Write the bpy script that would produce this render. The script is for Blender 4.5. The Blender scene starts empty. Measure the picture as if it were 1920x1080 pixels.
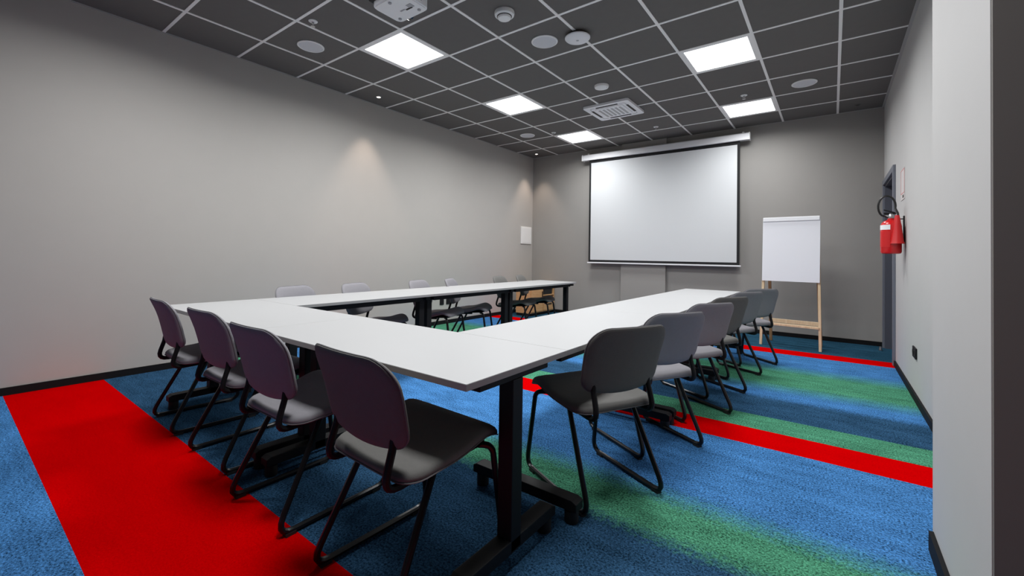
import bpy, bmesh, math, random
from mathutils import Vector, Matrix
random.seed(7)
PI = math.pi
S = bpy.context.scene
COL = S.collection

# ------------------------------------------------------------------ camera
H = 2.983                                    # ceiling height
XL, XR, YB, YF = 0.039, 5.261, 5.978, -2.3   # left, right, back wall, wall behind the viewer
yaw, pit, rol = math.radians(-37.4021), math.radians(0.92784), math.radians(0.88079)
fwd = Vector((math.sin(yaw)*math.cos(pit), math.cos(yaw)*math.cos(pit), math.sin(pit)))
rgt = Vector((math.cos(yaw), -math.sin(yaw), 0)); up = rgt.cross(fwd)
r2 = rgt*math.cos(rol) + up*math.sin(rol); u2 = -rgt*math.sin(rol) + up*math.cos(rol)
cam = bpy.data.cameras.new('camera'); cam_o = bpy.data.objects.new('camera', cam); COL.objects.link(cam_o)
M = Matrix.Identity(4)
for i in range(3):
    M[i][0] = r2[i]; M[i][1] = u2[i]; M[i][2] = -fwd[i]
M[0][3], M[1][3], M[2][3] = 4.7534, -1.1871, 1.0589
cam_o.matrix_world = M
cam.sensor_width = 36; cam.lens = 812.72/1920*36
cam.shift_x = (960-940.12)/1920; cam.shift_y = (465.51-540)/1920
cam.clip_start = 0.05
S.camera = cam_o

# ------------------------------------------------------------------ world, exposure
w = bpy.data.worlds.new('world'); S.world = w; w.use_nodes = True
w.node_tree.nodes['Background'].inputs[0].default_value = (0.02, 0.02, 0.022, 1)
w.node_tree.nodes['Background'].inputs[1].default_value = 0.2
S.view_settings.view_transform = 'Standard'; S.view_settings.look = 'None'
S.view_settings.gamma = 1; S.view_settings.use_curve_mapping = False
S.view_settings.exposure = 0.0
PANEL = 3.0         # glow of the panel diffusers themselves
PANEL_W = 30.0      # watts of each ceiling panel
SPREAD = 163        # beam of the prismatic diffusers, degrees
SPOT = 34.0          # watts of the small wall-washing downlights

# ------------------------------------------------------------------ materials
def mat(name, col, rough=0.6, metal=0.0, noise=0.0, nscale=40, bump=0.0, bscale=200, spec=0.5, sheen=0.0):
    m = bpy.data.materials.new(name); m.use_nodes = True
    nt = m.node_tree; b = nt.nodes['Principled BSDF']
    b.inputs['Base Color'].default_value = (*col, 1); b.inputs['Roughness'].default_value = rough
    b.inputs['Metallic'].default_value = metal; b.inputs['Specular IOR Level'].default_value = spec
    if sheen: b.inputs['Sheen Weight'].default_value = sheen
    tc = nt.nodes.new('ShaderNodeTexCoord')
    if noise:
        n = nt.nodes.new('ShaderNodeTexNoise'); n.inputs['Scale'].default_value = nscale; n.inputs['Detail'].default_value = 4
        nt.links.new(tc.outputs['Object'], n.inputs['Vector'])
        mr = nt.nodes.new('ShaderNodeMapRange'); mr.inputs[3].default_value = 1-noise; mr.inputs[4].default_value = 1+noise
        nt.links.new(n.outputs['Fac'], mr.inputs[0])
        mx = nt.nodes.new('ShaderNodeMix'); mx.data_type = 'RGBA'; mx.blend_type = 'MULTIPLY'; mx.inputs[0].default_value = 1
        mx.inputs[6].default_value = (*col, 1); nt.links.new(mr.outputs[0], mx.inputs[7])
        nt.links.new(mx.outputs[2], b.inputs['Base Color'])
    if bump:
        n2 = nt.nodes.new('ShaderNodeTexNoise'); n2.inputs['Scale'].default_value = bscale; n2.inputs['Detail'].default_value = 3
        nt.links.new(tc.outputs['Object'], n2.inputs['Vector'])
        bp = nt.nodes.new('ShaderNodeBump'); bp.inputs['Strength'].default_value = bump; bp.inputs['Distance'].default_value = 0.004
        nt.links.new(n2.outputs['Fac'], bp.inputs['Height']); nt.links.new(bp.outputs[0], b.inputs['Normal'])
    return m

def emit(name, col, strength):
    m = bpy.data.materials.new(name); m.use_nodes = True
    b = m.node_tree.nodes['Principled BSDF']
    b.inputs['Base Color'].default_value = (0.8, 0.8, 0.8, 1)
    b.inputs['Emission Color'].default_value = (*col, 1); b.inputs['Emission Strength'].default_value = strength
    return m

def wood(name, c1, c2, axis='X', scale=9):
    m = mat(name, c1, 0.5); nt = m.node_tree; b = nt.nodes['Principled BSDF']
    tc = nt.nodes.new('ShaderNodeTexCoord'); mp = nt.nodes.new('ShaderNodeMapping')
    mp.inputs['Scale'].default_value = {'X': (0.7, 8, 8), 'Y': (8, 0.7, 8), 'Z': (8, 8, 0.7)}[axis]
    n = nt.nodes.new('ShaderNodeTexNoise'); n.inputs['Scale'].default_value = scale; n.inputs['Detail'].default_value = 5
    n.inputs['Distortion'].default_value = 0.6
    cr = nt.nodes.new('ShaderNodeValToRGB'); cr.color_ramp.elements[0].color = (*c1, 1); cr.color_ramp.elements[1].color = (*c2, 1)
    cr.color_ramp.elements[0].position = 0.35; cr.color_ramp.elements[1].position = 0.65
    nt.links.new(tc.outputs['Object'], mp.inputs[0]); nt.links.new(mp.outputs[0], n.inputs['Vector'])
    nt.links.new(n.outputs['Fac'], cr.inputs[0]); nt.links.new(cr.outputs[0], b.inputs['Base Color'])
    return m

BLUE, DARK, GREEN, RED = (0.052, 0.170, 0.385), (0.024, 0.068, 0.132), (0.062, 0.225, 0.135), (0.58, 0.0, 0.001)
TEAL = (0.022, 0.072, 0.118)
# stripes of the carpet along the room: (start, end, colour)
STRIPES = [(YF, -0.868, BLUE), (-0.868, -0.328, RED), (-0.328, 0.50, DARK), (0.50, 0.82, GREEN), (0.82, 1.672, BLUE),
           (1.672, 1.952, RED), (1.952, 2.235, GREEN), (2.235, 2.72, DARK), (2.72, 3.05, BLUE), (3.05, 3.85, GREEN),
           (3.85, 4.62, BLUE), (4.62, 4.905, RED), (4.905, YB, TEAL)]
SOFT = {0.50: 0.05, 0.82: 0.09, 2.72: 0.05, 3.05: 0.16, 3.85: 0.18}

def carpet_material(k):
    a, e, c = STRIPES[k]
    m = bpy.data.materials.new('carpet_pile_' + STN[c].replace(' ', '_')); m.use_nodes = True
    nt = m.node_tree; N = nt.nodes; L = nt.links; b = N['Principled BSDF']
    b.inputs['Roughness'].default_value = 0.95; b.inputs['Specular IOR Level'].default_value = 0.0
    g = N.new('ShaderNodeNewGeometry'); sx = N.new('ShaderNodeSeparateXYZ'); L.new(g.outputs['Position'], sx.inputs[0])
    def mrange(src, lo, hi, v0, v1):
        r = N.new('ShaderNodeMapRange'); r.inputs[1].default_value = lo; r.inputs[2].default_value = hi
        r.inputs[3].default_value = v0; r.inputs[4].default_value = v1; L.new(src, r.inputs[0]); return r.outputs[0]
    def mixc(fac, A, B):
        x = N.new('ShaderNodeMix'); x.data_type = 'RGBA'; L.new(fac, x.inputs[0])
        if isinstance(A, tuple): x.inputs[6].default_value = (*A, 1)
        else: L.new(A, x.inputs[6])
        x.inputs[7].default_value = (*B, 1); return x.outputs[2]
    n1 = N.new('ShaderNodeTexNoise'); n1.inputs['Scale'].default_value = 45; n1.inputs['Detail'].default_value = 6; n1.inputs['Roughness'].default_value = 0.75
    L.new(g.outputs['Position'], n1.inputs['Vector'])
    wob = N.new('ShaderNodeMath'); wob.operation = 'MULTIPLY_ADD'; L.new(n1.outputs['Fac'], wob.inputs[0]); wob.inputs[1].default_value = 0.30
    sub = N.new('ShaderNodeMath'); sub.operation = 'SUBTRACT'; L.new(sx.outputs['Y'], sub.inputs[0]); sub.inputs[1].default_value = 0.15
    L.new(sub.outputs[0], wob.inputs[2])
    col = c; rgb = N.new('ShaderNodeRGB'); rgb.outputs[0].default_value = (*c, 1); out = rgb.outputs[0]
    if a in SOFT:
        f = mrange(wob.outputs[0], a-SOFT[a], a+SOFT[a], 1.0, 0.0); out = mixc(f, out, STRIPES[k-1][2])
    if e in SOFT:
        f = mrange(wob.outputs[0], e-SOFT[e], e+SOFT[e], 0.0, 1.0); out = mixc(f, out, STRIPES[k+1][2])
    n2 = N.new('ShaderNodeTexNoise'); n2.inputs['Scale'].default_value = 120; n2.inputs['Detail'].default_value = 3; n2.inputs['Roughness'].default_value = 0.8
    L.new(g.outputs['Position'], n2.inputs['Vector'])
    mp = N.new('ShaderNodeMapping'); mp.inputs['Scale'].default_value = (0.6, 1.7, 1); L.new(g.outputs['Position'], mp.inputs[0])
    n3 = N.new('ShaderNodeTexNoise'); n3.inputs['Scale'].default_value = 7; n3.inputs['Detail'].default_value = 8; n3.inputs['Roughness'].default_value = 0.72
    L.new(mp.outputs[0], n3.inputs['Vector'])
    am = 0.12 if c == RED else 1.0
    s2 = mrange(n2.outputs['Fac'], 0.33, 0.67, -1.0*am, 1.15*am)
    s3 = mrange(n3.outputs['Fac'], 0.30, 0.70, -0.36*am, 0.36*am)
    ad = N.new('ShaderNodeMath'); ad.operation = 'ADD'; L.new(s2, ad.inputs[0]); L.new(s3, ad.inputs[1])
    mu = N.new('ShaderNodeMath'); mu.operation = 'ADD'; L.new(ad.outputs[0], mu.inputs[0]); mu.inputs[1].default_value = 1.0
    mx0 = N.new('ShaderNodeMath'); mx0.operation = 'MAXIMUM'; L.new(mu.outputs[0], mx0.inputs[0]); mx0.inputs[1].default_value = 0.10
    mx = N.new('ShaderNodeMix'); mx.data_type = 'RGBA'; mx.blend_type = 'MULTIPLY'; mx.inputs[0].default_value = 1
    L.new(out, mx.inputs[6]); L.new(mx0.outputs[0], mx.inputs[7]); L.new(mx.outputs[2], b.inputs['Base Color'])
    bu = N.new('ShaderNodeBump'); bu.inputs['Strength'].default_value = 0.5; bu.inputs['Distance'].default_value = 0.004
    L.new(n2.outputs['Fac'], bu.inputs['Height']); L.new(bu.outputs[0], b.inputs['Normal'])
    return m
STN = {BLUE: 'blue', DARK: 'dark blue', GREEN: 'green', RED: 'red', TEAL: 'dark teal'}

MT = dict(
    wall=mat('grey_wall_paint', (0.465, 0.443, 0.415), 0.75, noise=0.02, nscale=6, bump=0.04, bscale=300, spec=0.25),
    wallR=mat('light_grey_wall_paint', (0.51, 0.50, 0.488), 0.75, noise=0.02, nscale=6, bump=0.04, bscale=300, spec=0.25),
    wallB=mat('dimmed_grey_wall_paint', (0.345, 0.330, 0.310), 0.75, noise=0.02, nscale=6, bump=0.04, bscale=300, spec=0.25),  # grey wall paint darkened, so weaker light on the back wall is in the colour
    pierface=mat('brown_grey_end_panel', (0.19, 0.175, 0.16), 0.7, noise=0.03, nscale=6),
    dwall=mat('charcoal_wall_paint', (0.075, 0.070, 0.065), 0.8, noise=0.03, nscale=6),
    slab=mat('ceiling_void_black', (0.02, 0.02, 0.02), 0.9),
    tile=mat('charcoal_ceiling_tile', (0.165, 0.157, 0.148), 0.9, noise=0.05, nscale=14, bump=0.05, bscale=350, spec=0.2),
    bar=mat('pale_grid_metal', (0.95, 0.94, 0.92), 0.45, spec=0.4),
    edgebar=mat('grey_perimeter_trim', (0.40, 0.39, 0.38), 0.6),
    base=mat('black_baseboard', (0.008, 0.008, 0.009), 0.7, spec=0.15),
    white=mat('white_plastic', (0.88, 0.88, 0.90), 0.4),
    device=mat('off_white_device_plastic', (0.90, 0.90, 0.89), 0.45),
    grille=mat('pale_speaker_grille', (0.68, 0.69, 0.72), 0.6, noise=0.08, nscale=160),
    ltgrey=mat('light_grey_louvre', (0.42, 0.42, 0.43), 0.5),
    top=mat('white_laminate', (0.465, 0.465, 0.465), 0.42, noise=0.01, nscale=4, spec=0.4),
    edge=mat('white_edge_band', (0.40, 0.39, 0.38), 0.5),
    black=mat('black_powder_coat', (0.008, 0.008, 0.009), 0.55, noise=0.05, nscale=90, spec=0.25),
    chrome=mat('black_gloss_tube', (0.007, 0.007, 0.008), 0.28, spec=0.35),
    rubber=mat('black_rubber', (0.012, 0.012, 0.012), 0.7),
    fabric=mat('lilac_grey_fabric', (0.262, 0.254, 0.272), 0.95, noise=0.06, nscale=60, bump=0.25, bscale=500, spec=0.15),
    fabric2=mat('grey_fabric', (0.160, 0.156, 0.148), 0.95, noise=0.06, nscale=60, bump=0.25, bscale=500, spec=0.15),
    seam=mat('grey_seam_thread', (0.16, 0.155, 0.16), 0.9),
    panel=emit('lit_panel_diffuser', (0.96, 0.985, 1.0), PANEL),
    lamp=emit('lit_downlight', (1.0, 0.86, 0.72), 12.0),
    screen=mat('matte_screen_fabric', (0.70, 0.715, 0.725), 0.85, spec=0.2),
    sblack=mat('black_screen_border', (0.008, 0.008, 0.009), 0.8),
    paper=mat('white_paper', (0.86, 0.86, 0.90), 0.7),
    pine=wood('pale_pine', (0.72, 0.52, 0.31), (0.82, 0.64, 0.42), 'Z'),
    brownwood=wood('brown_beech', (0.34, 0.19, 0.09), (0.42, 0.25, 0.12), 'Z'),
    cabwood=wood('honey_veneer', (0.56, 0.31, 0.13), (0.66, 0.40, 0.19), 'X'),
    cabdark=mat('dark_niche_lining', (0.03, 0.025, 0.02), 0.7),
    red=mat('glossy_red_enamel', (0.62, 0.008, 0.010), 0.25, spec=0.6),
    redmatte=mat('red_horn_plastic', (0.60, 0.006, 0.008), 0.42),
    hose=mat('black_hose', (0.010, 0.010, 0.010), 0.35),
    steel=mat('brushed_steel', (0.55, 0.55, 0.56), 0.3, metal=1.0),
    slate=mat('slate_blue_door_paint', (0.095, 0.100, 0.125), 0.4, spec=0.5),
    slate2=mat('slate_frame_paint', (0.17, 0.18, 0.215), 0.4, spec=0.5),
    plaque=mat('white_cover_panel', (0.85, 0.84, 0.82), 0.5),
    lens=mat('dark_lens_glass', (0.01, 0.01, 0.012), 0.08, spec=0.8),
    pinkline=mat('faded_red_print', (0.62, 0.16, 0.15), 0.6),
    signplate=mat('pale_sign_plate', (0.62, 0.58, 0.57), 0.6),
)

# ------------------------------------------------------------------ mesh helpers
class MB:
    def __init__(s): s.v, s.f = [], []
    def add(s, vs, fs):
        o = len(s.v); s.v += [tuple(p) for p in vs]; s.f += [tuple(i+o for i in f) for f in fs]; return s
    def box(s, x0, x1, y0, y1, z0, z1):
        vs = [(x, y, z) for z in (z0, z1) for y in (y0, y1) for x in (x0, x1)]
        return s.add(vs, [(0, 2, 3, 1), (4, 5, 7, 6), (0, 1, 5, 4), (2, 6, 7, 3), (0, 4, 6, 2), (1, 3, 7, 5)])
    def prism(s, poly, axis, a, b):
        """extrude a 2D polygon along an axis between a and b"""
        n = len(poly)
        def P(p, t):
            return {'x': (t, p[0], p[1]), 'y': (p[0], t, p[1]), 'z': (p[0], p[1], t)}[axis]
        vs = [P(p, a) for p in poly] + [P(p, b) for p in poly]
        return s.add(vs, [tuple(range(n))[::-1], tuple(range(n, 2*n))] + [(i, (i+1) % n, n+(i+1) % n, n+i) for i in range(n)])
    def lathe(s, prof, c=(0, 0, 0), n=24, axis='z'):
        vs, fs = [], []
        for (r, z) in prof:
            for k in range(n):
                a = 2*PI*k/n; x, y = r*math.cos(a), r*math.sin(a)
                p = {'z': (x, y, z), 'y': (x, z, y), 'x': (z, x, y)}[axis]
                vs.append((c[0]+p[0], c[1]+p[1], c[2]+p[2]))
        for j in range(len(prof)-1):
            for k in range(n):
                fs.append((j*n+k, j*n+(k+1) % n, (j+1)*n+(k+1) % n, (j+1)*n+k))
        fs.append(tuple(range(n))[::-1]); m = (len(prof)-1)*n; fs.append(tuple(range(m, m+n)))
        return s.add(vs, fs)
    def tube(s, pts, r, n=8, closed=False):
        pts = [Vector(p) for p in pts]; m = len(pts); vs, fs = [], []
        T = []
        for i in range(m):
            a = pts[(i-1) % m] if (closed or i > 0) else pts[i]; b = pts[(i+1) % m] if (closed or i < m-1) else pts[i]
            T.append((b-a).normalized())
        ref = Vector((0, 0, 1)) if abs(T[0].z) < 0.9 else Vector((1, 0, 0))
        nrm = T[0].cross(ref).normalized()
        for i in range(m):
            nrm = (nrm - T[i]*nrm.dot(T[i])).normalized(); bn = T[i].cross(nrm)
            for k in range(n):
                a = 2*PI*k/n; vs.append(pts[i] + nrm*(r*math.cos(a)) + bn*(r*math.sin(a)))
        for i in range(m if closed else m-1):
            j = (i+1) % m
            for k in range(n):
                fs.append((i*n+k, i*n+(k+1) % n, j*n+(k+1) % n, j*n+k))
        if not closed:
            fs.append(tuple(range(n))[::-1]); fs.append(tuple(range((m-1)*n, m*n)))
        return s.add(vs, fs)
    def build(s, name, m, parent=None, smooth=False, bevel=0, loc=None):
        me = bpy.data.meshes.new(name); me.from_pydata(s.v, [], s.f); me.update()
        bm = bmesh.new(); bm.from_mesh(me); bmesh.ops.recalc_face_normals(bm, faces=bm.faces)
        if bevel:
            bmesh.ops.bevel(bm, geom=list(bm.edges), offset=bevel, segments=2, affect='EDGES', profile=0.6)
        bm.to_mesh(me); bm.free()
        if smooth:
            for p in me.polygons: p.use_smooth = True
            if hasattr(me, 'set_sharp_from_angle'): me.set_sharp_from_angle(angle=math.radians(42))
        me.materials.append(MT[m])
        o = bpy.data.objects.new(name, me); COL.objects.link(o)
        if parent: o.parent = parent
        if loc: o.location = loc
        return o

def fillet(pts, rad, seg=5):
    """round the corners of an open polyline"""
    pts = [Vector(p) for p in pts]; out = [pts[0]]
    for i in range(1, len(pts)-1):
        p = pts[i]; a = (pts[i-1]-p); b = (pts[i+1]-p)
        ra = rad[i-1] if isinstance(rad, (list, tuple)) else rad
        ang = a.angle(b); d = min(ra/math.tan(ang/2), a.length*0.49, b.length*0.49)
        s, e = p+a.normalized()*d, p+b.normalized()*d
        for k in range(seg+1):
            t = k/seg; out.append(s*(1-t)**2 + p*2*t*(1-t) + e*t*t)
    out.append(pts[-1]); return out

def tag(o, label=None, cat=None, group=None, kind=None):
    if label: o['label'] = label
    if cat: o['category'] = cat
    if group: o['group'] = group
    if kind: o['kind'] = kind
    return o
def empty(name, loc=(0, 0, 0), rz=0):
    o = bpy.data.objects.new(name, None); COL.objects.link(o); o.empty_display_size = 0.1
    o.location = loc; o.rotation_euler = (0, 0, rz); return o
def struct(o): o['kind'] = 'structure'; return o
def copy_tree(o, parent=None):
    c = o.copy(); COL.objects.link(c); c.parent = parent
    for ch in [q for q in bpy.data.objects if q.parent == o]: copy_tree(ch, c)
    return c

# ------------------------------------------------------------------ floor with carpet stripes
XE = 6.3     # the space beside the viewer goes on behind the pier
floor = struct(MB().box(XL-0.1, XE, YF-0.1, YB+0.1, -0.12, -0.012).build('floor', 'slab'))
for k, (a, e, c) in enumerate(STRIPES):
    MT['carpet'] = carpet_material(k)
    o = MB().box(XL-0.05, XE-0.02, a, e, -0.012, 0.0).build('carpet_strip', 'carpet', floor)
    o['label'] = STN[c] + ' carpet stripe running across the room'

# ------------------------------------------------------------------ walls
struct(MB().box(XL-0.12, XL, YF-0.1, YB+0.12, 0, H+0.1).build('wall_left', 'wall'))
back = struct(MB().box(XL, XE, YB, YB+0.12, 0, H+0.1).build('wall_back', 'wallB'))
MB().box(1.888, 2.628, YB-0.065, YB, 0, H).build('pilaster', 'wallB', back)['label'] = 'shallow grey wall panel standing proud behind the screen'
DY0, DY1, DZ = 4.80, 5.86, 1.985
wr = MB()
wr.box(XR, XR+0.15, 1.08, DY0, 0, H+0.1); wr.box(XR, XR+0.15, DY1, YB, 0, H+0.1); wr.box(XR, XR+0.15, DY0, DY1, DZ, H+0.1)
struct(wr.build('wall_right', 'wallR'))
pier = struct(MB().box(5.05, XE, 0.328, 1.08, 0, H+0.1).build('wall_pier', 'wallR'))
MB().box(5.052, XE, 0.318, 0.328, 0, H+0.05).build('front_panel', 'pierface', pier)['label'] = 'dark brown-grey end face of the wall pier'
struct(MB().box(XL, XE, YF-0.12, YF, 0, H+0.1).build('wall_front', 'dwall'))
struct(MB().box(XE-0.02, XE+0.1, YF, 0.328, 0, H+0.1).build('wall_side', 'dwall'))
# baseboards
struct(MB().box(XL, XL+0.014, YF, YB, 0, 0.055).build('baseboard_left', 'base'))
bb = MB().box(XL+0.014, 1.888, YB-0.014, YB, 0, 0.055)
bb.box(1.874, 2.642, YB-0.079, YB-0.065, 0, 0.055); bb.box(2.628, XR, YB-0.014, YB, 0, 0.055)
struct(bb.build('baseboard_back', 'base'))
struct(MB().box(XR-0.014, XR, 1.08, DY0-0.075, 0, 0.055).build('baseboard_right', 'base'))
struct(MB().box(5.036, 5.05, 0.328, 1.06, 0, 0.07).build('baseboard_pier', 'base'))

# door in the right wall
door = struct(empty('door_1', (XR, (DY0+DY1)/2, 0)))
def dm(): return MB()
hw = (DY1-DY0)/2
for s_, nm in ((-1, 'frame_jamb'), (1, 'frame_jamb')):
    a, b = sorted((s_*hw, s_*(hw+0.07)))
    b2 = min(b, hw+0.07)
    MB().box(-0.022, 0.0, a, b2, 0, DZ).build(nm, 'slate2', door, bevel=0.003)
    c0, c1 = sorted((s_*hw, s_*(hw-0.02)))
    MB().box(0.0, 0.15, c0, c1, 0, DZ-0.02).build('reveal', 'slate', door)
MB().box(-0.022, 0.0, -hw-0.07, hw+0.07, DZ, DZ+0.06).build('frame_head', 'slate2', door, bevel=0.003)
MB().box(0.0, 0.15, -hw, hw, DZ-0.02, DZ).build('reveal', 'slate', door)
leaf = MB().box(0.085, 0.125, -hw+0.024, hw-0.024, 0.008, DZ-0.025).build('door_leaf', 'slate', door)
hd = MB().lathe([(0.024, 0), (0.024, 0.012)], (0.085-0.012, -hw+0.09, 1.02), 16, 'x')
hd.tube(fillet([(0.078, -hw+0.09, 1.02), (0.045, -hw+0.09, 1.02), (0.045, -hw+0.21, 1.02)], 0.012), 0.009)
hd.build('door_handle', 'steel', leaf, smooth=True)
stp = MB().lathe([(0.018, 0), (0.02, 0.012), (0.014, 0.03), (0.0135, 0.045), (0.006, 0.05)], (0, 0, 0), 14).build('door_stop', 'steel', None, True, loc=(5.205, 5.62, 0))
tag(stp, 'small round steel door stop on the teal carpet by the doorway', 'door stop')

# ------------------------------------------------------------------ ceiling: void, tiles, grid
ceil = struct(MB().box(XL-0.1, XE+0.1, YF-0.1, YB+0.1, H+0.06, H+0.18).build('ceiling', 'slab'))
LIGHTS = [(2, -1), (6, -1), (2, 2), (2, 5), (2, 8), (6, 2), (6, 5), (6, 8)]
gx = [XL] + [0.6*i for i in range(1, 9)] + [XR]
gy = [YF] + [0.6*k for k in range(-3, 10)] + [YB]
tile_meshes = {}
for i in range(len(gx)-1):
    for j in range(len(gy)-1):
        x0, x1, y0, y1 = gx[i], gx[i+1], gy[j], gy[j+1]
        if (i, round(y0/0.6)) in LIGHTS and abs(y0/0.6-round(y0/0.6)) < 0.01 and y1-y0 > 0.55: continue
        if x0 > 4.7 and y1 < 1.0: x1 = XR
        wv, hv = round(x1-x0, 3), round(y1-y0, 3)
        if (wv, hv) not in tile_meshes:
            o = MB().box(-wv/2+0.004, wv/2-0.004, -hv/2+0.004, hv/2-0.004, 0.004, 0.02).build('ceiling_tile', 'tile', ceil)
            tile_meshes[(wv, hv)] = o.data
        else:
            o = bpy.data.objects.new('ceiling_tile', tile_meshes[(wv, hv)]); COL.objects.link(o); o.parent = ceil
        o.location = ((x0+x1)/2, (y0+y1)/2, H)
# the strip of ceiling beside the viewer
for j in range(len(gy)-1):
    if gy[j+1] <= 0.5:
        MB().box(XR+0.004, XE, gy[j]+0.004, gy[j+1]-0.004, H+0.004, H+0.02).build('ceiling_tile', 'tile', ceil)
for x in gx[1:-1]:
    MB().box(x-0.012, x+0.012, YF, YB, H-0.001, H+0.03).build('grid_bar', 'bar', ceil)
for y in gy[1:-1]:
    MB().box(XL, XR if y > 0.4 else XE, y-0.012, y+0.012, H, H+0.03).build('grid_bar', 'bar', ceil)
MB().box(XL, XL+0.018, YF, YB, H-0.002, H+0.03).build('perimeter_trim', 'edgebar', ceil)
MB().box(XR-0.022, XR, 1.08, YB, H-0.002, H+0.03).build('perimeter_trim', 'edgebar', ceil)
MB().box(XL, XR, YB-0.018, YB, H-0.002, H+0.03).build('perimeter_trim', 'edgebar', ceil)

LN = {(2, 2): 'lit square ceiling panel beside the projector, nearest on the left', (2, 5): 'lit square ceiling panel in the middle of the left row',
      (2, 8): 'lit square ceiling panel farthest left, near the screen', (6, 2): 'lit square ceiling panel overhead on the right, above the near right chairs',
      (2, -1): 'lit square ceiling panel overhead on the left, above the front chairs', (6, -1): 'lit square ceiling panel overhead beside the pier',
      (6, 5): 'large lit ceiling panel on the right, nearer of the two', (6, 8): 'lit ceiling panel on the right nearest the back wall'}
for (i, k) in LIGHTS:
    t = tag(empty('ceiling_light', (0.6*i+0.3, 0.6*k+0.3, H)), LN[(i, k)], 'light', 'square panel lights in the ceiling')
    f = MB()
    a, b = 0.288, 0.262
    f.box(-a, a, -a, -b, -0.001, 0.02); f.box(-a, a, b, a, -0.001, 0.02); f.box(-a, -b, -b, b, -0.001, 0.02); f.box(b, a, -b, b, -0.001, 0.02)
    f.build('frame', 'bar', t)
    MB().box(-b, b, -b, b, 0.003, 0.012).build('diffuser', 'panel', t)
    l = bpy.data.lights.new('panel_lamp', 'AREA'); l.shape = 'SQUARE'; l.size = 0.52; l.energy = PANEL_W * (0.72 if k == 8 else 1.0); l.color = (0.97, 0.985, 1.0); l.spread = math.radians(SPREAD)
    lo = bpy.data.objects.new('panel_lamp', l); COL.objects.link(lo); lo.parent = t; lo.location = (0, 0, -0.002)

# ------------------------------------------------------------------ ceiling devices
def speaker(x, y, label):
    t = tag(empty('ceiling_speaker', (x, y, H)), label, 'speaker', 'round ceiling speakers')
    MB().lathe([(0.118, 0.002), (0.118, -0.004), (0.112, -0.008), (0.104, -0.007), (0.102, 0.0)], (0, 0, 0), 36).build('rim', 'device', t, True)
    MB().lathe([(0.103, -0.001), (0.102, -0.0055), (0.06, -0.0075), (0.001, -0.008)], (0, 0, 0), 36).build('grille', 'grille', t, True)
speaker(2.693, 2.098, 'round pale ceiling speaker beside the domed disc, bluish grille')
speaker(0.875, 0.907, 'round ceiling speaker near the left wall at the front')
speaker(4.503, 4.524, 'round ceiling speaker on the right beyond the panel lights')
speaker(0.867, 4.537, 'small-looking round ceiling speaker far left near the screen')

t = tag(empty('smoke_detector', (2.684, 1.512, H)), 'white smoke detector with stepped body, nearest on the ceiling', 'detector', 'smoke detectors')
MB().lathe([(0.078, 0.002), (0.08, -0.01), (0.076, -0.028), (0.060, -0.036), (0.058, -0.034)], (0, 0, 0), 36).build('base_ring', 'device', t, True)
MB().lathe([(0.055, -0.030), (0.054, -0.046), (0.048, -0.054), (0.02, -0.058), (0.001, -0.058)], (0, 0, 0), 36).build('sensor_head', 'device', t, True)
MB().lathe([(0.0585, -0.033), (0.0585, -0.040), (0.0535, -0.040), (0.0535, -0.033)], (0, 0, 0), 36).build('vent_gap', 'cabdark', t, True)
t = tag(empty('smoke_detector', (2.682, 3.332, H)), 'flat white round detector just in front of the air conditioner', 'detector', 'smoke detectors')
MB().lathe([(0.080, 0.002), (0.080, -0.012), (0.074, -0.024), (0.050, -0.032), (0.001, -0.034)], (0, 0, 0), 36).build('housing', 'device', t, True)
MB().lathe([(0.005, -0.02), (0.005, -0.029), (0.001, -0.030)], (0.058, 0.01, 0), 10).build('indicator', 'cabdark', t, True)

t = tag(empty('wireless_access_point', (2.99, 2.16, H)), 'white domed disc hung under the ceiling grid beside a speaker', 'access point')
MB().lathe([(0.085, 0.0), (0.085, -0.022)], (0, 0, 0), 30).build('mount_plate', 'cabdark', t, True)
MB().lathe([(0.100, -0.022), (0.108, -0.026), (0.108, -0.034), (0.098, -0.044), (0.06, -0.050), (0.001, -0.052)], (0, 0, 0), 40).build('disc_cover', 'white', t, True)
MB().lathe([(0.012, -0.05), (0.012, -0.0535), (0.001, -0.054)], (0, 0, 0), 12).build('status_light', 'ltgrey', t, True)

def sprinkler(x, y, label, drop=0.045):
    t = tag(empty('sprinkler_head', (x, y, H)), label, 'sprinkler', 'ceiling sprinkler heads')
    MB().lathe([(0.036, 0.003), (0.036, -0.002), (0.03, -0.006), (0.016, -0.007)], (0, 0, 0), 20).build('escutcheon', 'device', t, True)
    b = MB().lathe([(0.010, 0), (0.010, -0.02)], (0, 0, 0), 10)
    for s_ in (-1, 1): b.tube([(s_*0.009, 0, -0.016), (s_*0.013, 0, -0.03), (0, 0, -drop+0.003)], 0.0022, 6)
    b.build('frame_arms', 'steel', t, True)
    MB().lathe([(0.016, -drop+0.003), (0.018, -drop), (0.001, -drop-0.001)], (0, 0, 0), 14).build('deflector', 'steel', t, True)
sprinkler(1.31, 0.686, 'small sprinkler head above the near-left speaker')
sprinkler(3.919, 4.557, 'small sprinkler head just in front of the far-right panel light')
sprinkler(1.288, 4.641, 'tiny sprinkler head beside the farthest left panel light')
sprinkler(2.682, 5.223, 'small sprinkler head above the projection screen')

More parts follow.
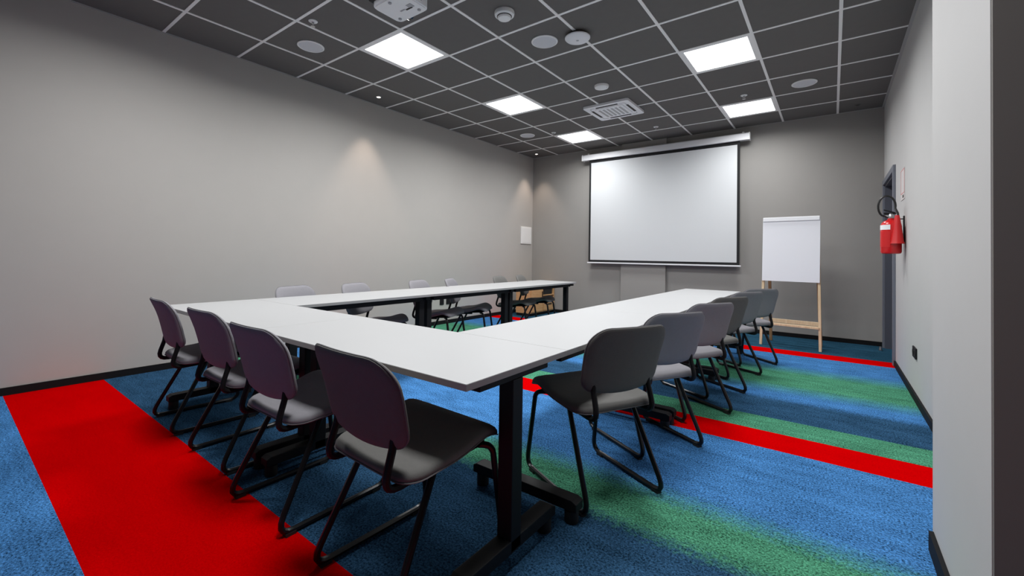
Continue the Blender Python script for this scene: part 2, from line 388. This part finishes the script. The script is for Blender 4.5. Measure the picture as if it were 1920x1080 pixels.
def downlight(x, y, label, on):
    t = tag(empty('downlight', (x, y, H)), label, 'downlight', 'small recessed downlights')
    MB().lathe([(0.030, 0.003), (0.030, -0.002), (0.026, -0.005), (0.021, -0.004), (0.020, 0.002)], (0, 0, 0), 20).build('trim_ring', 'device' if on else 'tile', t, True)
    MB().lathe([(0.020, 0.001), (0.020, -0.002), (0.001, -0.0025)], (0, 0, 0), 20).build('lamp_face', 'lamp' if on else 'cabdark', t, True)
    if on:
        l = bpy.data.lights.new('downlight_beam', 'SPOT'); l.energy = SPOT; l.color = (1.0, 0.80, 0.66); l.spot_size = math.radians(66); l.spot_blend = 0.7; l.shadow_soft_size = 0.02
        lo = bpy.data.objects.new('downlight_beam', l); COL.objects.link(lo); lo.parent = t; lo.location = (0, 0, -0.02); lo.rotation_euler = (0, 0, 0)
downlight(0.308, 2.092, 'tiny lit downlight close to the left wall, mid-room', True)
downlight(0.296, 5.692, 'tiny lit downlight in the far left corner of the ceiling', True)
downlight(4.993, 5.702, 'tiny unlit downlight in the far right corner of the ceiling', False)

# air conditioning cassette
t = tag(empty('air_conditioner', (2.487, 4.14, H)), 'white square ceiling air conditioner cassette with louvred grille', 'air conditioner')
def rrect(hx, hy, r, n=4):
    out = []
    for cx, cy, a0 in ((hx-r, hy-r, 0), (-hx+r, hy-r, PI/2), (-hx+r, -hy+r, PI), (hx-r, -hy+r, 1.5*PI)):
        for k in range(n+1):
            a = a0+PI/2*k/n; out.append((cx+r*math.cos(a), cy+r*math.sin(a)))
    return out
MB().prism(rrect(0.30, 0.297, 0.03), 'z', -0.028, 0.0).build('panel', 'white', t, True)
for (x0, x1, y0, y1) in ((-0.145, 0.145, 0.218, 0.246), (-0.145, 0.145, -0.246, -0.218), (0.218, 0.246, -0.145, 0.145), (-0.246, -0.218, -0.145, 0.145)):
    MB().box(x0, x1, y0, y1, -0.031, -0.026).build('air_slot', 'cabdark', t)
for sx_ in (-1, 1):
    for sy_ in (-1, 1):
        MB().tube(fillet([(sx_*0.16, sy_*0.232, -0.0285), (sx_*0.232, sy_*0.232, -0.0285), (sx_*0.232, sy_*0.16, -0.0285)], 0.05), 0.003, 6).build('corner_groove', 'ltgrey', t)
gr = MB().prism(rrect(0.185, 0.185, 0.02), 'z', -0.036, -0.027).build('intake_grille', 'white', t, True)
for k in range(6):
    x = -0.135 + k*0.054
    MB().box(x-0.014, x+0.014, -0.145, 0.145, -0.0385, -0.035).build('louvre', 'ltgrey', gr)

# projector
t = tag(empty('projector', (2.385, 0.725, 2.75)), 'white projector hanging from the ceiling beside a lit panel', 'projector')
pb = MB().prism(rrect(0.155, 0.128, 0.045, 6), 'z', 0.0, 0.095); pb.build('body', 'white', t, True, bevel=0.008)
MB().prism(rrect(0.145, 0.118, 0.04, 6), 'z', -0.006, 0.002).build('bottom_plate', 'device', t, True)
MB().lathe([(0.045, 0.0), (0.045, 0.03), (0.036, 0.036), (0.034, 0.02)], (-0.07, 0.122, 0.05), 24, 'y').build('lens_barrel', 'lens', t, True)
for k in range(5):
    MB().box(0.152, 0.158, -0.07+k*0.026, -0.055+k*0.026, 0.02, 0.075).build('side_vent', 'ltgrey', t)
for k, (x, y, wx, wy) in enumerate(((0.055, 0.03, 0.03, 0.006), (0.085, 0.012, 0.022, 0.02), (0.0, 0.02, 0.022, 0.005))):
    MB().box(x-wx, x+wx, y-wy, y+wy, -0.0085, -0.005).build('label_plate', 'ltgrey' if k else 'cabdark', t)
for (x, y) in ((-0.1, 0.08), (0.1, 0.08), (0.0, -0.09)):
    MB().lathe([(0.012, 0.0), (0.012, -0.012), (0.009, -0.014)], (x, y, 0), 14).build('adjust_foot', 'ltgrey', t, True)
MB().box(-0.155, -0.08, -0.15, -0.10, 0.03, 0.085).build('cable_plug', 'rubber', t, bevel=0.006)
MB().tube(fillet([(-0.12, -0.15, 0.06), (-0.13, -0.20, 0.05), (-0.10, -0.20, 0.15), (-0.01, -0.06, 0.2), (0, 0, 0.23)], 0.03), 0.006).build('cable', 'rubber', t, True)
mt = MB().lathe([(0.02, 0.09), (0.02, 0.225)], (0, 0, 0), 16).lathe([(0.06, 0.222), (0.06, 0.2335)], (0, 0, 0), 24)
mt.box(-0.09, 0.09, -0.012, 0.012, 0.093, 0.103); mt.box(-0.012, 0.012, -0.09, 0.09, 0.093, 0.103)
mt.build('mount', 'white', t, True)

# ------------------------------------------------------------------ projection screen
t = tag(empty('projection_screen', (2.5, YB-0.125, 0)), 'large white pull-down projection screen with black border on the back wall', 'screen')
c = MB().prism([(-0.05, 2.765), (0.04, 2.765), (0.05, 2.775), (0.05, 2.855), (0.04, 2.865), (-0.035, 2.865), (-0.05, 2.85)], 'x', -1.30, 1.30)
c.build('housing', 'white', t)
for s_ in (-1, 1):
    MB().prism([(-0.055, 2.76), (0.055, 2.76), (0.055, 2.87), (-0.04, 2.87), (-0.055, 2.855)], 'x', *sorted((s_*1.30, s_*1.315))).build('end_cap', 'device', t, bevel=0.003)
    MB().box(s_*1.22-0.012, s_*1.22+0.012, 0.02, 0.124, 2.84, 2.90).build('wall_bracket', 'device', t)
MB().box(-1.185, 1.185, -0.001, 0.001, 0.965, 2.77).build('black_border', 'sblack', t)
MB().box(-1.150, 1.150, -0.0025, -0.0012, 1.005, 2.715).build('screen_fabric', 'screen', t)
MB().prism([(-0.012, 0.945), (0.012, 0.945), (0.012, 0.967), (-0.012, 0.967)], 'x', -1.205, 1.205).build('bottom_bar', 'white', t, bevel=0.003)

# ------------------------------------------------------------------ chairs
def rr_outline(hx, hy, r, n=6): return rrect(hx, hy, r, n)
def cushion(outline, rings, fn):
    """rings: list of (scale, t) with t the height across the thickness; fn(x, y, t) -> point"""
    n = len(outline); vs, fs = [], []
    for (s_, t_) in rings:
        for (x, y) in outline: vs.append(fn(x*s_, y*s_, t_))
    for j in range(len(rings)-1):
        for k in range(n): fs.append((j*n+k, j*n+(k+1) % n, (j+1)*n+(k+1) % n, (j+1)*n+k))
    fs.append(tuple(range(n))[::-1]); fs.append(tuple(range((len(rings)-1)*n, len(rings)*n)))
    return MB().add(vs, fs)
RINGS = [(0.15, -1), (0.5, -1), (0.8, -0.98), (0.93, -0.85), (0.985, -0.5), (1.0, -0.1), (0.995, 0.35), (0.965, 0.75), (0.90, 0.95), (0.78, 1.0), (0.55, 1.0), (0.3, 1.0), (0.1, 1.0)]

def densify(poly, step=0.03):
    out = []
    for i in range(len(poly)):
        a, b = poly[i], poly[(i+1) % len(poly)]; d = math.dist(a, b); m = max(1, int(d/step))
        for k in range(m): out.append((a[0]+(b[0]-a[0])*k/m, a[1]+(b[1]-a[1])*k/m))
    return out

def seat_pt(x, y, t):
    # y: -0.213 rear .. 0.213 front
    z = 0.422 + 0.075*y + 0.024*math.exp(-((y-0.12)/0.085)**2) - 0.016*math.exp(-((y+0.03)/0.10)**2)*(1-(x/0.22)**2)
    if y > 0.13: z -= 1.05*(y-0.13)**1.5
    return (x*(0.965+0.035*min(1, max(0, (y+0.2)/0.3))), y+0.022, z + t*0.021)
def back_pt(x, z, t):
    # z: -0.145 .. 0.145 about the centre of the back
    zz = 0.622+z
    y = -0.222 - 0.20*z - 1.1*max(0, z+0.02)**2 + 0.45*x*x
    xs = x*(0.95+0.05*min(1, (z+0.145)/0.20))
    if z < 0: zz += 0.50*x*x*(-z)/0.135
    return (xs, y + t*0.016, zz)
def back_outline():
    hx, hz = 0.214, 0.146; out = []
    for cx, cz, a0, r in ((1, 1, 0, 0.085), (-1, 1, PI/2, 0.085), (-1, -1, PI, 0.05), (1, -1, 1.5*PI, 0.05)):
        for k in range(8):
            a = a0+PI/2*k/7; out.append((cx*(hx-r)+r*math.cos(a), cz*(hz-r)+r*math.sin(a)))
    return out

def make_chair(fab):
    root = empty('stacking_chair')
    seat = cushion(densify(rr_outline(0.226, 0.213, 0.07)), RINGS, seat_pt).build('seat', fab, root, True)
    bo = densify(back_outline())
    bk = cushion(bo, RINGS, back_pt).build('backrest', fab, root, True)
    MB().tube([back_pt(x*1.003, z*1.003, -0.1) for x, z in bo], 0.0022, 5, True).build('seam', 'seam', bk, True)
    MB().tube([seat_pt(x*1.002, y*1.002, -0.35) for x, y in densify(rr_outline(0.226, 0.213, 0.07))], 0.0024, 5, True).build('seam', 'seam', seat, True)
    for s_ in (-1, 1):
        pts = [(s_*0.135, -0.02, 0.394), (s_*0.175, -0.055, 0.392), (s_*0.208, -0.250, 0.0125), (s_*0.208, 0.255, 0.0125), (s_*0.195, 0.200, 0.388), (s_*0.14, 0.155, 0.392)]
        lf = MB().tube(fillet(pts, [0.03, 0.045, 0.05, 0.035]), 0.0115, 8).build('leg_frame', 'chrome', root, True)
        for y in (-0.195, 0.19):
            MB().box(s_*0.208-0.013, s_*0.208+0.013, y-0.02, y+0.02, 0.0, 0.012).build('floor_glide', 'rubber', lf)
        bp_ = [(s_*0.150, -0.190, 0.545), (s_*0.152, -0.197, 0.49), (s_*0.156, -0.232, 0.376), (s_*0.150, 0.06, 0.388)]
        MB().tube(fillet(bp_, [0.05, 0.06]), 0.012, 8).build('back_support', 'black', root, True)
    for y in (-0.02, 0.155):
        MB().tube([(-0.15, y, 0.394), (0.15, y, 0.394)], 0.010, 8).build('seat_rail', 'black', root, True)
    pan = cushion(densify(rr_outline(0.19, 0.185, 0.07)), [(0.3, -1), (0.9, -1), (1.0, 0), (0.9, 1), (0.3, 1)], lambda x, y, t: (x, y+0.022, 0.396+0.06*y+0.006*t)).build('seat_pan', 'black', root, True)
    return root

chair_a = make_chair('fabric'); chair_b = make_chair('fabric2')
used = {id(chair_a): False, id(chair_b): False}
def place(src, x, y, rz, label, group):
    """x, y: floor point midway between the rear feet; rz: heading in degrees (0 looks along +y)"""
    if not used[id(src)]: o = src; used[id(src)] = True
    else: o = copy_tree(src)
    a = math.radians(rz); f = (-math.sin(a), math.cos(a))
    o.location = (x+0.235*f[0], y+0.235*f[1], 0); o.rotation_euler = (0, 0, a)
    return tag(o, label, 'chair', group)
G1, G2, G3 = 'chairs along the front tables', 'chairs along the right-hand tables', 'chairs along the left wall side'
place(chair_b, 3.590, -0.403, -2, 'nearest grey upholstered chair, at the front table beside the near corner leg', G1)
place(chair_a, 2.930, -0.398, 1, 'lilac-grey chair at the front table, second from the near corner', G1)
place(chair_a, 2.272, -0.350, 1, 'lilac-grey chair at the front table, third from the near corner', G1)
place(chair_a, 1.560, -0.340, -3, 'leftmost lilac-grey chair at the front table, nearest the left wall', G1)
RL = ['nearest chair of the right-hand row, dark back turned to the viewer', 'second chair of the right-hand row from the viewer',
      'third chair of the right-hand row from the viewer', 'fourth chair of the right-hand row, darker grey than its neighbours',
      'fifth chair of the right-hand row, next to last', 'last chair of the right-hand row, beside the flip chart']
for k, (x, y, a) in enumerate(((4.062, 0.619, 63.5), (4.079, 1.251, 60), (4.112, 1.933, 60), (4.120, 2.517, 61), (4.143, 3.210, 60), (4.181, 3.790, 48))):
    place(chair_b if k in (0, 3) else chair_a, x, y, a, RL[k], G2)
LL = ['chair behind the left table closest to the viewer, wide lilac back showing', 'second chair behind the left table from the front',
      'third chair behind the left table, just left of the wall sockets', 'fourth chair behind the left table, right of the wall sockets',
      'fifth chair behind the left table, next to last', 'last chair behind the left table, beside the wooden cabinet']
for k, (x, y, a) in enumerate(((1.12, 0.69, 18), (1.12, 1.28, 20), (1.12, 2.08, 19), (1.12, 2.59, 28), (1.12, 3.55, 14), (1.12, 4.06, 19))):
    place(chair_a if k < 4 else chair_b, x, y, -90+a, LL[k], G3)

# ------------------------------------------------------------------ tables
ZT, TH = 0.690, 0.022
def table(name_label, x0, x1, y0, y1, legs, axis, off, foff, fh=0.265):
    """axis: the long direction; legs: positions along it; off: shift of the columns across the table"""
    cx, cy = (x0+x1)/2, (y0+y1)/2
    t = tag(empty('folding_table', (cx, cy, 0)), name_label, 'table', 'white tables set in a U')
    hx, hy = (x1-x0)/2-0.0012, (y1-y0)/2-0.0012
    MB().box(-hx, hx, -hy, hy, ZT-TH, ZT).build('tabletop', 'top', t, bevel=0.0018)
    eb = MB(); e = 0.0006
    for a in ((-hx-e, hx+e, -hy-e, -hy), (-hx-e, hx+e, hy, hy+e), (-hx-e, -hx, -hy, hy), (hx, hx+e, -hy, hy)):
        eb.box(*a, ZT-TH+0.001, ZT-0.0018)
    eb.build('edge_band', 'edge', t)
    L = hx if axis == 'x' else hy; W = hy if axis == 'x' else hx
    def lbox(mb, l0, l1, w0, w1, z0, z1):
        return mb.box(l0, l1, w0, w1, z0, z1) if axis == 'x' else mb.box(w0, w1, l0, l1, z0, z1)
    lbox(MB(), -L+0.05, L-0.05, off-0.02, off+0.02, ZT-TH-0.05, ZT-TH-0.004).build('long_beam', 'black', t)
    sg = 1 if off >= 0 else -1
    lbox(MB(), -L+0.06, L-0.06, sg*(W-0.075)-0.012, sg*(W-0.075)+0.012, ZT-TH-0.045, ZT-TH).build('edge_rail', 'black', t)
    for p in legs:
        l = p - (cx if axis == 'x' else cy)
        col_ = lbox(MB(), l-0.03, l+0.03, off-0.03, off+0.03, 0.058, ZT-TH-0.03).build('column', 'black', t, bevel=0.004)
        lbox(MB(), l-0.026, l+0.026, max(-W+0.03, off-0.20), min(W-0.03, off+0.20), ZT-TH-0.032, ZT-TH).build('top_bracket', 'black', t, bevel=0.003)
        # foot: bar thickest at the column, tapering to both ends
        w0, w1 = foff-fh, foff+fh
        poly = [(w0, 0.055), (w1, 0.055), (w1, 0.088), (w1-0.02, 0.098), (w0+0.02, 0.098), (w0, 0.088)]
        ft = MB()
        if axis == 'x': ft.prism(poly, 'x', l-0.03, l+0.03)
        else: ft.prism(poly, 'y', l-0.03, l+0.03)
        fo = ft.build('foot', 'black', t, bevel=0.003)
        for q in (w0+0.035, w1-0.035):
            cc = (l, q, 0) if axis == 'x' else (q, l, 0)
            MB().lathe([(0.026, 0.0), (0.028, 0.004), (0.028, 0.05), (0.020, 0.054), (0.020, 0.06)], cc, 14).build('foot_pad', 'rubber', fo, True)
    return t
YF0, YF1 = -0.260, 0.335
XR0, XR1 = 3.335, 3.927
XL0, XL1 = 1.194, 1.815
XM = 2.580                                   # joint of the two front tables
IN = 0.058                                   # columns stand close to the table ends
table('white table at the front left of the U', XL0, XM, YF0, YF1, (XL0+IN, XM-IN), 'x', 0.0, 0.0)
table('white table at the near corner of the U, closest to the viewer', XM, XR1, YF0, YF1, (XM+IN, XR1-IN), 'x', 0.0, 0.0)
SR, SL = (YF1, 1.645, 2.955, 4.36), (YF1, 1.645, 2.970, 4.45)
for k, nm in enumerate(('nearest', 'middle', 'farthest')):
    table('white table on the right arm of the U, %s of three' % nm, XR0, XR1, SR[k], SR[k+1], (SR[k]+IN-0.01, SR[k+1]-IN+0.01), 'y', 0.0, 0.065)
    table('white table on the left arm of the U, %s of three' % nm, XL0, XL1, SL[k], SL[k+1], (SL[k]+IN-0.01, SL[k+1]-IN+0.01), 'y', 0.165, 0.175, 0.14)

# ------------------------------------------------------------------ flip chart easel
t = tag(empty('flip_chart', (4.345, 5.12, 0), math.radians(-5)), 'white flip chart pad on a pale wooden easel by the back wall', 'easel')
ln = 0.085                                  # the front leans back over its height
def lean(z): return -0.055 + ln*z/1.6
def slant(mb, x0, x1, za, zb, d0, d1):
    vs = []
    for z in (za, zb):
        for d in (d0, d1):
            for x in (x0, x1): vs.append((x, lean(z)+d, z))
    return mb.add(vs, [(0, 2, 3, 1), (4, 5, 7, 6), (0, 1, 5, 4), (2, 6, 7, 3), (0, 4, 6, 2), (1, 3, 7, 5)])
def legbar(mb, a, b, wx, wy):
    vs = []
    for p in (a, b):
        for dy in (-wy, wy):
            for dx in (-wx, wx): vs.append((p[0]+dx, p[1]+dy, p[2]))
    return mb.add(vs, [(0, 2, 3, 1), (4, 5, 7, 6), (0, 1, 5, 4), (2, 6, 7, 3), (0, 4, 6, 2), (1, 3, 7, 5)])
for s_ in (-1, 1):
    legbar(MB(), (s_*0.302, lean(0)+0.02, 0), (s_*0.268, lean(1.55)+0.02, 1.55), 0.014, 0.017).build('front_leg', 'pine', t, bevel=0.003)
    legbar(MB(), (s_*0.265, 0.36, 0), (s_*0.245, lean(1.45)+0.06, 1.45), 0.016, 0.016).build('rear_leg', 'brownwood', t, bevel=0.003)
MB().box(-0.29, 0.29, -0.055, 0.005, 0.255, 0.280).build('lower_shelf', 'pine', t, bevel=0.003)
MB().box(-0.255, 0.255, 0.27, 0.29, 0.25, 0.30).build('rear_bar', 'pine', t, bevel=0.003)
slant(MB(), -0.288, 0.288, 0.80, 1.56, -0.006, 0.004).build('board', 'white', t)
slant(MB(), -0.293, 0.293, 0.795, 1.545, -0.02, -0.0065).build('paper_pad', 'paper', t)
slant(MB(), -0.290, 0.290, 1.53, 1.58, -0.034, -0.0).build('clamp_bar', 'white', t, bevel=0.005)

# ------------------------------------------------------------------ fire extinguisher and sign
t = tag(empty('fire_extinguisher', (5.168, 4.02, 1.125)), 'red fire extinguisher with black hose and red horn hung on the right wall', 'extinguisher')
MB().lathe([(0.055, 0.0), (0.068, 0.006), (0.073, 0.02), (0.073, 0.245), (0.068, 0.272), (0.052, 0.292), (0.03, 0.303), (0.024, 0.306), (0.024, 0.318)], (0, 0, 0), 32).build('cylinder', 'red', t, True)
lab = MB()
n = 14
for (z0, z1, a0, a1, nm, m_) in ((0.215, 0.258, 185, 262, 'white_label', 'white'), (0.06, 0.200, 185, 262, 'text_panel', 'redmatte')):
    vs, fs = [], []
    for k in range(n+1):
        a = math.radians(a0+(a1-a0)*k/n)
        for rr_ in (0.0728, 0.0742):
            for z in (z0, z1): vs.append((rr_*math.cos(a), rr_*math.sin(a), z))
    for k in range(n):
        o_ = k*4; fs += [(o_+2, o_+6, o_+7, o_+3), (o_, o_+1, o_+5, o_+4), (o_+1, o_+3, o_+7, o_+5), (o_, o_+4, o_+6, o_+2)]
    fs += [(0, 2, 3, 1), (n*4, n*4+1, n*4+3, n*4+2)]
    MB().add(vs, fs).build(nm, m_, t)
v = MB().lathe([(0.017, 0.31), (0.020, 0.325), (0.020, 0.352), (0.014, 0.36)], (0, 0, 0), 18)
v.box(-0.045, 0.0, -0.010, 0.010, 0.332, 0.348)
v.build('valve', 'steel', t, True)
MB().prism([(-0.045, 0.352), (0.035, 0.356), (0.035, 0.366), (-0.052, 0.372)], 'y', -0.012, 0.012).build('squeeze_lever', 'black', t, bevel=0.003)
MB().prism([(-0.05, 0.392), (0.03, 0.362), (0.03, 0.372), (-0.05, 0.402)], 'y', -0.012, 0.012).build('carry_handle', 'black', t, bevel=0.003)
hp = [(-0.02, 0.0, 0.33)]
for k in range(0, 17):
    a = math.radians(235 - k*15.5)
    hp.append((-0.030+0.058*math.cos(a), -0.01-0.02*k/16, 0.425+0.095*math.sin(a)))
hp += [(0.040, -0.055, 0.36), (0.045, -0.06, 0.31)]
MB().tube(hp, 0.0085, 8).build('hose', 'hose', t, True)
hn = MB().lathe([(0.015, 0.34), (0.020, 0.31), (0.028, 0.25), (0.044, 0.11), (0.050, 0.09), (0.046, 0.091), (0.012, 0.32)], (0.036, -0.066, 0), 24)
hn.build('discharge_horn', 'redmatte', t, True)
MB().box(0.03, 0.0925, 0.03, 0.045, 0.31, 0.318).build('wall_hook', 'black', t)
MB().box(0.085, 0.0925, 0.012, 0.062, 0.10, 0.34).build('wall_bracket', 'black', t)

t = tag(empty('wall_sign', (XR-0.004, 4.15, 1.76)), 'narrow pale sign with a thin red outline above the extinguisher', 'sign')
MB().box(0.0, 0.0035, -0.125, 0.125, -0.14, 0.14).build('plate', 'signplate', t)
ol = MB()
for a in ((-0.12, 0.12, 0.128, 0.134), (-0.12, 0.12, -0.085, -0.079), (-0.12, -0.112, -0.085, 0.134), (0.112, 0.12, -0.085, 0.134)): ol.box(-0.001, 0.0005, *a)
ol.build('red_outline', 'pinkline', t)
MB().box(-0.001, 0.0005, -0.08, 0.0, -0.125, -0.10).build('pictogram', 'cabdark', t)

# ------------------------------------------------------------------ wall fittings
def socket(loc, face, label):
    """face: +1 looks along +x (left wall), -1 looks along -x (right wall)"""
    t = tag(empty('wall_socket', loc), label, 'socket', 'black wall sockets')
    a, b = sorted((0, face*0.010)); MB().box(a, b, -0.041, 0.041, -0.041, 0.041).build('cover_plate', 'black', t, bevel=0.003)
    MB().lathe([(0.026, face*0.0095), (0.026, face*0.0125), (0.022, face*0.0125), (0.021, face*0.004), (0.001, face*0.004)], (0, 0, 0), 20, 'x').build('outlet_ring', 'rubber', t, True)
socket((XL, 3.505, 0.335), 1, 'black socket on the left wall under the table, nearer of two')
socket((XL, 3.643, 0.335), 1, 'black socket on the left wall under the table, farther of two')
socket((XR, 3.455, 0.36), -1, 'black socket on the right wall, farther half of the pair')
socket((XR, 3.365, 0.36), -1, 'black socket on the right wall, nearer half of the pair')

t = tag(empty('wall_panel', (XL, 5.745, 1.45)), 'small white square cover panel on the left wall near the corner', 'panel')
MB().box(0, 0.018, -0.175, 0.175, -0.165, 0.165).build('cover', 'plaque', t, bevel=0.005)
MB().box(0.018, 0.022, -0.155, 0.155, -0.145, 0.145).build('door_face', 'plaque', t, bevel=0.002)

# ------------------------------------------------------------------ low wooden cabinet in the far left corner
t = tag(empty('low_cabinet', (0.43, 5.525, 0), PI/2), 'low honey-coloured wooden cabinet behind the far end of the left table', 'cabinet')
X0, X1, Y0, Y1 = -0.41, 0.41, -0.15, 0.15
MB().box(X0+0.02, X1-0.02, Y0+0.03, Y1, 0.0, 0.05).build('plinth', 'black', t)
MB().box(X0, X1, Y0, Y1, 0.505, 0.525).build('top_board', 'cabwood', t, bevel=0.002)
MB().box(X0, X0+0.018, Y0, Y1, 0.05, 0.505).build('side_panel', 'cabwood', t)
MB().box(X1-0.018, X1, Y0, Y1, 0.05, 0.505).build('side_panel', 'cabwood', t)
MB().box(X0+0.018, X1-0.018, Y1-0.01, Y1, 0.05, 0.505).build('back_panel', 'cabdark', t)
MB().box(X0+0.018, X1-0.018, Y0, Y1-0.01, 0.05, 0.068).build('bottom_board', 'cabwood', t)
MB().box(-0.01, 0.008, Y0+0.005, Y1-0.01, 0.068, 0.505).build('divider', 'cabwood', t)
d = MB().box(X0+0.02, -0.012, Y0-0.016, Y0, 0.07, 0.503).build('door', 'cabwood', t, bevel=0.002)
MB().box(-0.05, -0.04, Y0-0.03, Y0-0.016, 0.32, 0.42).build('handle', 'black', d)
MB().box(0.010, X1-0.02, Y0, Y1-0.01, 0.335, 0.352).build('shelf', 'cabwood', t)
d = MB().box(0.012, X1-0.02, Y0-0.016, Y0, 0.07, 0.215).build('drawer', 'cabwood', t, bevel=0.002)
MB().box(0.11, 0.29, Y0-0.020, Y0-0.014, 0.165, 0.19).build('handle', 'cabdark', d)
b = tag(empty('storage_box', (0.455, 5.725, 0.352), PI/2), 'dark box on the open shelf of the wooden cabinet', 'box')
MB().box(-0.15, 0.15, -0.11, 0.10, 0, 0.11).build('box_body', 'rubber', b, bevel=0.004)
MB().box(-0.154, 0.154, -0.114, 0.104, 0.095, 0.122).build('lid', 'black', b, bevel=0.003)
